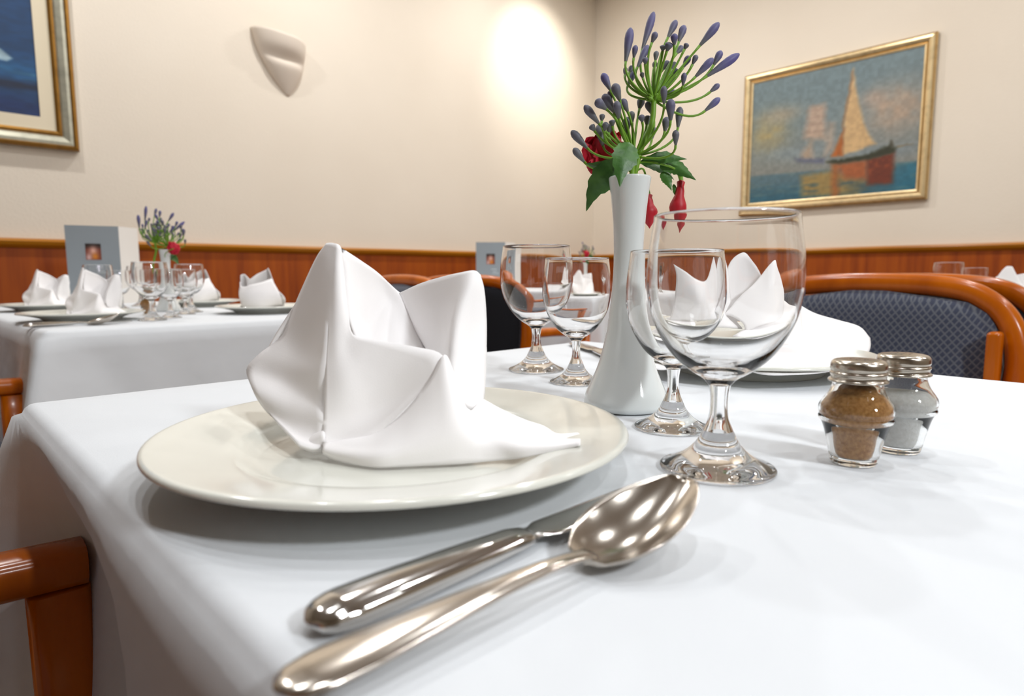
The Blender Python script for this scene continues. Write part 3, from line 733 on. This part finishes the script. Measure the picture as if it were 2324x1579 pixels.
for pts, w, tw in (([(560, 1120, 0), (700, 1085, -.004), (790, 1090, -.006), (880, 1096, -.008)], 46, .5), ([(560, 1120, 0), (660, 1150, .004), (740, 1190, .006), (790, 1240, .006)], 40, .9),
                   ([(690, 1145, 0), (790, 1150, 0), (870, 1195, -.004), (942, 1242, -.008)], 50, .35), ([(700, 1190, .002), (735, 1230, .002), (755, 1270, 0), (772, 1315, 0)], 34, .2), ([(785, 1270, .004), (795, 1310, .004), (800, 1340, .004), (800, 1372, .004)], 16, .1)):
    g = B(); leaf(g, [px(*p) for p in pts], w/3.036*DV/FPX, tw); g.out('leaf', M['leaf'], sp, origin=VP)
for (x0, y0, x1, y1, dd) in ((838, 1240, 795, 1600, .004), (612, 1335, 620, 1575, .014)):
    fl = B(); a = px(x0, y0, dd); b = px(x1, y1, dd); L = (b-a).length
    fl.lathe([(r*.001, z*L) for r, z in ((1.0, 0), (3.2, .04), (2.6, .12), (3.4, .2), (3.6, .3), (6.2, .46), (6.6, .54), (5.4, .66), (3.4, .82), (1.2, .93), (.1, 1.0))], 8, c=a, ax=b-a)
    q = fl.out('hanging_flower', M['red2'], sp, origin=VP)
    B().lathe([(.0009, -.004), (.0016, 0), (.0019, .003), (.0012, .006)], 8, c=a, ax=b-a).out('calyx', M['stem'], q, origin=VP)
rd = thing('red_blossom', 'crimson ruffled blossom with serrated leaves at the left of the foreground vase', 'flower', VP)
g = B(); g.tube(spline([px(500, 1270, .010), px(495, 1190, .012), px(400, 1120, .020), px(310, 1080, .022)], 6), .001, 8); g.out('stem', M['stem'], rd, origin=VP)
rs = random.Random(2); bc = px(290, 1080, .022)
for k in range(9):
    a = 2*PI*k/9+rs.uniform(-.2, .2); rr = (.010 if k % 2 else .0135)
    dirv = (_r*math.cos(a)*.75+_u*math.sin(a)*1.25-_f*.35).normalized(); sd = dirv.cross(_f).normalized()
    rows = []
    for i in range(8):
        s = i/7; rows.append([bc+dirv*rr*1.35*s+sd*rr*.75*math.sin(PI*(.1+.75*s))*x+_f*(.004*math.cos(x*7+k)*s-.004*s*s)*1 for x in (-1, -.6, -.2, .2, .6, 1)])
    g = B(); g.grid(rows); o = g.out('petal', M['red'], rd, origin=VP)
q = px(395, 960, .02); rows = [[q+_r*.004*x*math.sin(.4+2.2*i/6)+_u*.012*(i/6-.5)+_f*.003*math.cos(3*x+i) for x in (-1, -.5, 0, .5, 1)] for i in range(7)]
g = B(); g.grid(rows); g.out('petal', M['red'], rd, origin=VP)
for pts, w, tw in (([(478, 985, -.028), (455, 1070, -.036), (425, 1170, -.040), (415, 1290, -.042)], 84, .1), ([(470, 1140, -.010), (400, 1160, -.014), (290, 1150, -.012), (178, 1125, -.008)], 74, .35),
                   ([(430, 1150, -.012), (330, 1210, -.014), (240, 1310, -.010), (182, 1458, -.006)], 96, .15)):
    g = B(); leaf(g, [px(*p) for p in pts], w/3.036*DV/FPX, tw); g.out('leaf', M['leaf'], rd, origin=VP)
o = dup(a2, V2+Vector((0, 0, -.012)), .9, 'agapanthus stem in the vase on the far left table, leaning over the rim')
o.rotation_euler = (.06, .0, .9); o.scale = (1.3, 1.3, 1.3); o.location.z -= .05
o = dup(a1, V2+Vector((0, 0, -.030)), .68, 'agapanthus stem with purple buds in the vase on the far left table')
o.rotation_euler = (-.08, -.14, .68); o.location += Vector((-.0, 0, -.092)); o.scale = (1.35, 1.35, 1.35)
dup(rd, V2+Vector((0, 0, -.02)), 3.85, 'crimson blossom hanging from the vase on the far left table', 'crimson blossoms in the other vases')
dup(a2, V3, .4, 'small far agapanthus stem in the vase on the corner table')
dup(rd, V3, 2.4, 'crimson blossom in the far vase on the corner table', 'crimson blossoms in the other vases')
dup(a2, V4, .9, 'agapanthus stem in the vase at the right border of the photo')
dup(rd, V4, .3, 'crimson blossom in the vase at the right border of the photo', 'crimson blossoms in the other vases')

# ------------------------------------------------------------------ salt and pepper
def shaker(loc, label, fill, group, pmat):
    t_ = thing('pepper_shaker' if fill == 'pepper' else 'salt_shaker', label, 'shaker', loc, 0, group)
    out = [(.0001, .0008), (.0105, .0004), (.0125, .0010), (.0132, .003), (.0148, .010), (.0170, .0185), (.0188, .0228), (.0200, .0240), (.0205, .0252), (.0202, .0262), (.0200, .0270), (.0204, .0280), (.0206, .0294), (.0202, .0318), (.0184, .0346), (.0157, .0382), (.0140, .0420), (.0134, .0450), (.0134, .0475)]
    inn = [(.0118, .0475), (.0118, .0450), (.0122, .0420), (.0142, .0386), (.0170, .0350), (.0194, .0314), (.0194, .0270), (.0188, .0245), (.0158, .0215), (.0126, .0150), (.0108, .0080), (.0100, .0052), (.0085, .0040), (.0001, .0036)]
    t_.scale = (.885, .885, .975)
    B().lathe(prof_spline(out, 4)+prof_spline(inn, 4), 56).out('jar', M['jar'], t_)
    e = .0003
    if fill == 'pepper':
        top = [(.0108, .0400), (.0095, .0418), (.0055, .0432), (.0001, .0425)]; zs = .0400
    else:
        top = [(.0150, .0350), (.0120, .0362), (.006, .0366), (.0001, .0360)]; zs = .0349
    body = [(.0001, .0036+e), (.0084, .0040+e), (.0098, .0053+e), (.0106, .0082), (.0124, .0150), (.0155, .0215), (.0185, .0245), (.0191, .0270), (.0191, .0312)]
    for r, z in ((.0168, .0350), (.0140, .0386)):
        if z < zs: body.append((r, z))
    B().lathe(prof_spline(body+top, 4), 48).out(fill, M[fill], t_)
    lp = [(.0135, .0452), (.0158, .0450), (.0162, .0457), (.0156, .0464), (.0149, .0468), (.0149, .0484), (.0154, .0490), (.0154, .0500), (.0149, .0505), (.0149, .0515), (.0153, .0520), (.0152, .0540), (.0146, .0555), (.0128, .0566), (.0080, .0571), (.0001, .0572)]
    g = B(); g.lathe(prof_spline(lp, 3), 48); ld = g.out('lid', M['lid'], t_)
    hb = B()
    for k in range(7):
        a = k*PI/3; r = 0 if k == 6 else .0045
        hb.lathe([(.0006, .05725), (.0001, .05728)], 10, c=(r*math.cos(a), r*math.sin(a), 0))
    hb.out('pour_hole', M['hole'], ld)
    return t_
S1 = shaker(tuple(atz(1936, 1050, .75)), 'glass pepper shaker filled with brown pepper in the right foreground', 'pepper', 'pepper shakers', M['pepper'])
S2 = shaker(tuple(atz(2036, 1023, .75)), 'glass salt shaker with white salt behind the foreground pepper shaker', 'salt', 'salt shakers', M['salt'])
dup(S1, (.445, 1.80, .75), 0, 'pepper shaker among the glasses of the far left table')

# ------------------------------------------------------------------ cutlery
def loft(g, rows):
    n = len(rows[0]); V = [p for r in rows for p in r]; F = []
    for i in range(len(rows)-1):
        for k in range(n): F.append((i*n+k, i*n+(k+1) % n, (i+1)*n+(k+1) % n, (i+1)*n+k))
    F.append(tuple(range(n))[::-1]); F.append(tuple((len(rows)-1)*n+k for k in range(n))); g.add(V, F)
def ring(x, w, zt, zb_, dish=0, n=20, pw=2.0):
    R = []
    for k in range(n):
        a = 2*PI*k/n; c, s = math.cos(a), math.sin(a); c2 = math.copysign(abs(c)**(2/pw), c); s2 = math.copysign(abs(s)**(2/pw), s)
        R.append(Vector((x, w*c2, (zt+zb_)/2+(zt-zb_)/2*s2)))
    return R
def spoon(loc, rz, label, tilt=0):
    t_ = thing('table_spoon', label, 'spoon', loc, rz, 'stainless cutlery')
    xb = .1065; kx = .137/xb
    wS = [(0, .0012), (.002, .0050), (.006, .0075), (.014, .0093), (.03, .0092), (.06, .0072), (.095, .0048), (.118, .0036), (.13, .0036), (.137, .0048)]
    zS = [(0, .0050), (.01, .0052), (.04, .0062), (.08, .0076), (.11, .0080), (.125, .0074), (.137, .0062)]
    hS = [(0, .0008), (.003, .0024), (.01, .0036), (.05, .0034), (.10, .0030), (.137, .0026)]
    g = B(); rows = []
    for i in range(61):
        x = xb*(i/60)**1.15; z = lin(zS, x*kx); h = lin(hS, x*kx); rows.append(ring(x, lin(wS, x*kx)*.93, z+h/2, z-h/2, pw=2.3))
    loft(g, rows); g.out('handle', M['steel'], t_)
    # bowl: dished shell with rim
    g = B(); rows = []; n = 22
    for i in range(41):
        s = i/40; x = xb-.003+.0575*s
        w = .0188*max(.02, math.sin(PI*min(1, (s*.90+.055)))**.62*(1.10-.22*s) if 0 < s < 1 else .02)
        rim = .0060+.0160*s; dish = .0098*math.sin(PI*min(1, s*.96+.03))**.8
        top = []; bot = []
        for k in range(n+1):
            q = -1+2*k/n; zz = rim-dish*(1-q*q); top.append(Vector((x, w*q, zz))); bot.append(Vector((x, w*q*.985, max(.0003, zz-.0011*(1 if abs(q) < 1 else .5)))))
        rows.append(top+bot[::-1])
    loft(g, rows); g.out('bowl', M['steel'], t_); return t_
def knife(loc, rz, label):
    t_ = thing('table_knife', label, 'knife', loc, rz, 'stainless cutlery')
    wS = [(0, .0015), (.002, .0060), (.006, .0088), (.014, .0102), (.03, .0100), (.06, .0088), (.085, .0074), (.093, .0070), (.096, .0064)]
    hS = [(0, .001), (.003, .0065), (.01, .0098), (.03, .0100), (.07, .0084), (.088, .0074), (.096, .0046)]
    g = B(); rows = []
    for i in range(61):
        x = .096*(i/60)**1.2; h = lin(hS, x); rows.append(ring(x, lin(wS, x), .0052+h/2, .0052-h/2, pw=2.4))
    loft(g, rows); g.out('handle', M['knife_steel'], t_)
    g = B(); rows = []
    for i in range(41):
        s = i/40; x = .094+.112*s; up = lin([(0, .0062), (.06, .0050), (.12, .0082), (.7, .0100), (.9, .0080), (1, .002)], s); dn = lin([(0, -.0062), (.06, -.0050), (.12, -.0090), (.7, -.0092), (.9, -.0086), (1, -.003)], s)
        th = lin([(0, .0040), (.08, .0024), (1, .0012)], s); zc = .0050-.0018*s
        R = []
        for k in range(16):
            a = 2*PI*k/16; R.append(Vector((x, (up+dn)/2+(up-dn)/2*math.cos(a), zc+th/2*math.sin(a))))
        rows.append(R)
    loft(g, rows); g.out('blade', M['knife_steel'], t_); return t_
def fork(loc, rz, label):
    t_ = thing('table_fork', label, 'fork', loc, rz, 'stainless cutlery')
    wS = [(0, .0015), (.002, .0055), (.008, .0088), (.03, .0085), (.07, .006), (.11, .0038), (.13, .0045), (.142, .0105), (.15, .0118)]
    zS = [(0, .0042), (.05, .006), (.10, .011), (.13, .011), (.15, .0065)]
    g = B(); rows = []
    for i in range(51):
        x = .15*i/50; z = lin(zS, x); rows.append(ring(x, lin(wS, x), z+.0013, z-.0013, pw=2.3))
    loft(g, rows); g.out('handle', M['steel'], t_)
    for q in (-1.5, -.5, .5, 1.5):
        g = B(); rows = [ring(.148+.045*s, .0021*(1-.5*s), .0075-.004*math.sin(PI*s*.9)+.004*s, .0053-.004*math.sin(PI*s*.9)+.004*s, n=10) for s in (0, .15, .3, .5, .7, .85, 1)]
        rows = [[p+Vector((0, q*.0062, 0)) for p in r] for r in rows]; loft(g, rows); g.out('tine', M['steel'], t_)
    return t_
def lay(px0, py0, px1, py1, z=.752):
    a = atz(px0, py0, z); b = atz(px1, py1, z); d = b-a; return (a.x, a.y, .75), math.atan2(d.y, d.x)
sp1 = spoon((.0550, .1382, .75), -.05, 'large spoon lying bowl up, nearest piece of cutlery in the foreground')
kn1 = knife((.0735, .1605, .75), .015, 'table knife lying between the foreground plate and the spoon'); kn1.scale = (.9, .92, .92)
fk1 = fork((.0985, .388, .75), -.03, 'fork almost hidden under the left rim of the foreground plate')
o = dup(kn1, (.580, .430, .75), 1.0, 'dark-bladed knife on the far side of the table, left of the vase'); o.scale = (1.0, 1.25, .9)
dup(kn1, (.165, 1.545, .75), .02, 'knife at the near left setting of the far left table')
dup(sp1, (.160, 1.515, .75), .02, 'shiny spoon at the front edge of the far left table')

# ------------------------------------------------------------------ menus
def menu_card(loc, rz, label, w=.158, h=.272):
    t_ = thing('menu_card', label, 'menu', loc, rz, 'grey standing menus')
    def cover(name, a, mat, wd):
        g = B(); R = Matrix.Rotation(a, 3, 'Z')
        g.box(R @ Vector((wd/2, 0, h/2)), (wd, .0025, h), rot=R); return g.out(name, mat, t_, False)
    f_ = B(); f_.box((-w/2, 0, h/2), (w, .0025, h)); cv = f_.out('front_cover', M['menu_grey'], t_, False)
    def face(u, v):
        c = np.zeros(u.shape+(3,)); c[:] = (120, 60, 46)
        g_ = lambda x, y, sx, sy: np.exp(-((u-x)/sx)**2-((v-y)/sy)**2)
        c = blend(c, (44, 34, 32), np.clip((v-.62)*4, 0, 1)); c = blend(c, (226, 176, 160), g_(.5, .55, .25, .28)); c = blend(c, (214, 130, 40), g_(.6, .2, .22, .2)); c = blend(c, (208, 170, 166), g_(.2, .15, .2, .25))
        return c
    q = paint('cover_photo', .046, .056, face, M['menu_photo'], cv, 24, 24, y=-.0022); q.location = (-w/2+.0, 0, h*.67)
    tx = B()
    for k, (wd, dz) in enumerate(((.03, 0), (.022, -.012), (.034, -.022))):
        tx.box((-w/2+.018+.004*k, -.0016, h*.47+dz), (wd, .0006, .005))
    tx.out('cover_lettering', M['menu_text'], cv, False)
    cover('page', .95, M['menu_page'], w*.62); return t_
m1 = menu_card((0, 0, .75), 0, 'grey menu standing open on the far left table, small photo on its cover')
m1.location = (.575, 2.64, .75); m1.rotation_euler = (0, 0, -.25)
m2 = dup(m1, (2.39, 2.58, .75), -.70, 'grey menu standing on the corner table, just right of the folded napkin')

# ------------------------------------------------------------------ armchairs
def armchair(loc, rz, label, group='wooden armchairs with navy upholstery'):
    t_ = thing('armchair', label, 'chair', loc, rz, group)
    yb = lambda z: -.205-.14*(z-.44)
    half = [(.13, .8245), (.19, .800), (.2245, .755), (.236, .69), (.225, .60), (.205, .50), (.185, .40)]
    arch = [(-x, z) for x, z in half[::-1]]+[(0, .832)]+half
    pth = spline([(x, yb(z), z) for x, z in arch], 8)
    B().tube(pth, .0185, 14, up=(0, -1, 0), flat=.0185, power=2.4).out('back_frame', M['chair_wood'], t_)
    # padded back inside the arch
    g = B(); inner = []
    for z_i in range(19):
        z = .50+(.818-.50)*z_i/18
        hw = max(.02, lin([(.40, .16), (.50, .182), (.60, .204), (.69, .216), (.755, .207), (.785, .186), (.80, .16), (.81, .12), (.815, .08), (.818, .03)], z))
        inner.append((z, hw))
    rows = []
    n = 14
    for z, hw in inner:
        top = [Vector((hw*q, yb(z)+.012+.016*(1-abs(q)**6)*min(1, max(0, .819-z)/.03)**.5, z)) for q in [-1+2*k/n for k in range(n+1)]]
        bot = [Vector((hw*q, yb(z)-.010-.012*(1-abs(q)**6)*min(1, max(0, .819-z)/.03)**.5, z)) for q in [1-2*k/n for k in range(n+1)]]
        rows.append(top+bot)
    loft(g, rows); bk = g.out('backrest', [M['fabric'], M['shaded_fabric']], t_)
    for p in bk.data.polygons:
        if p.normal.y < -.3: p.material_index = 1
    # seat
    B().box((0, .01, .455), (.46, .44, .05), bev=.02).out('seat', M['fabric'], t_)
    B().box((0, .01, .405), (.45, .43, .05), bev=.008).out('seat_frame', M['chair_wood'], t_)
    for s in (-1, 1):
        g = B(); g.tube(spline([(s*.243, yb(.66)+.005, .655), (s*.258, -.10, .650), (s*.262, .04, .640), (s*.258, .215, .634)], 8), .0155, 14, up=(0, 0, 1), flat=.022, power=3.2)
        g.out('arm', M['chair_wood'], t_)
        g = B(); g.tube([(s*.236, .195, 0), (s*.240, .197, .38), (s*.25, .197, .50), (s*.257, .197, .6185)], [.016, .019, .02, .02], 14, power=3.5, up=(0, 1, 0)); g.out('leg', M['chair_wood'], t_)
        g = B(); g.tube(spline([(s*.21, -.29, 0), (s*.195, -.23, .2), (s*.187, -.20, .40)], 6), [.015]*6+[.018]*7, 12, power=3); g.out('leg', M['chair_wood'], t_)
        B().box((s*.208, yb(.60)+.022, .605), (.020, .034, .30), bev=.006).out('back_upright', M['chair_wood'], t_)
    return t_
c1 = armchair((1.085, .425, 0), PI/2, 'armchair with rounded back facing the camera at the right of the foreground table')
def seat_at(x, y, rz, label): return dup(c1, (x, y, 0), rz, label)
seat_at(-.130, .310, -PI/2, 'armchair in the lower left corner, only its dark arm and post showing')
seat_at(1.83, .43, -PI/2+.05, 'armchair partly hidden behind the right armchair, back to the camera')
seat_at(1.65, 1.80, -PI/2+.30, 'armchair with shadow-dark back behind the foreground napkin and left wine glass')
seat_at(.98, 1.86, PI/2, 'armchair beyond the notch of the foreground napkin, at the far left table')
seat_at(-.055, 1.84, -PI/2, 'armchair with navy seat at the left photo border, near end of the far left table')
seat_at(-.0, 2.42, -PI/2, 'armchair at the left photo border, farther along the far left table')
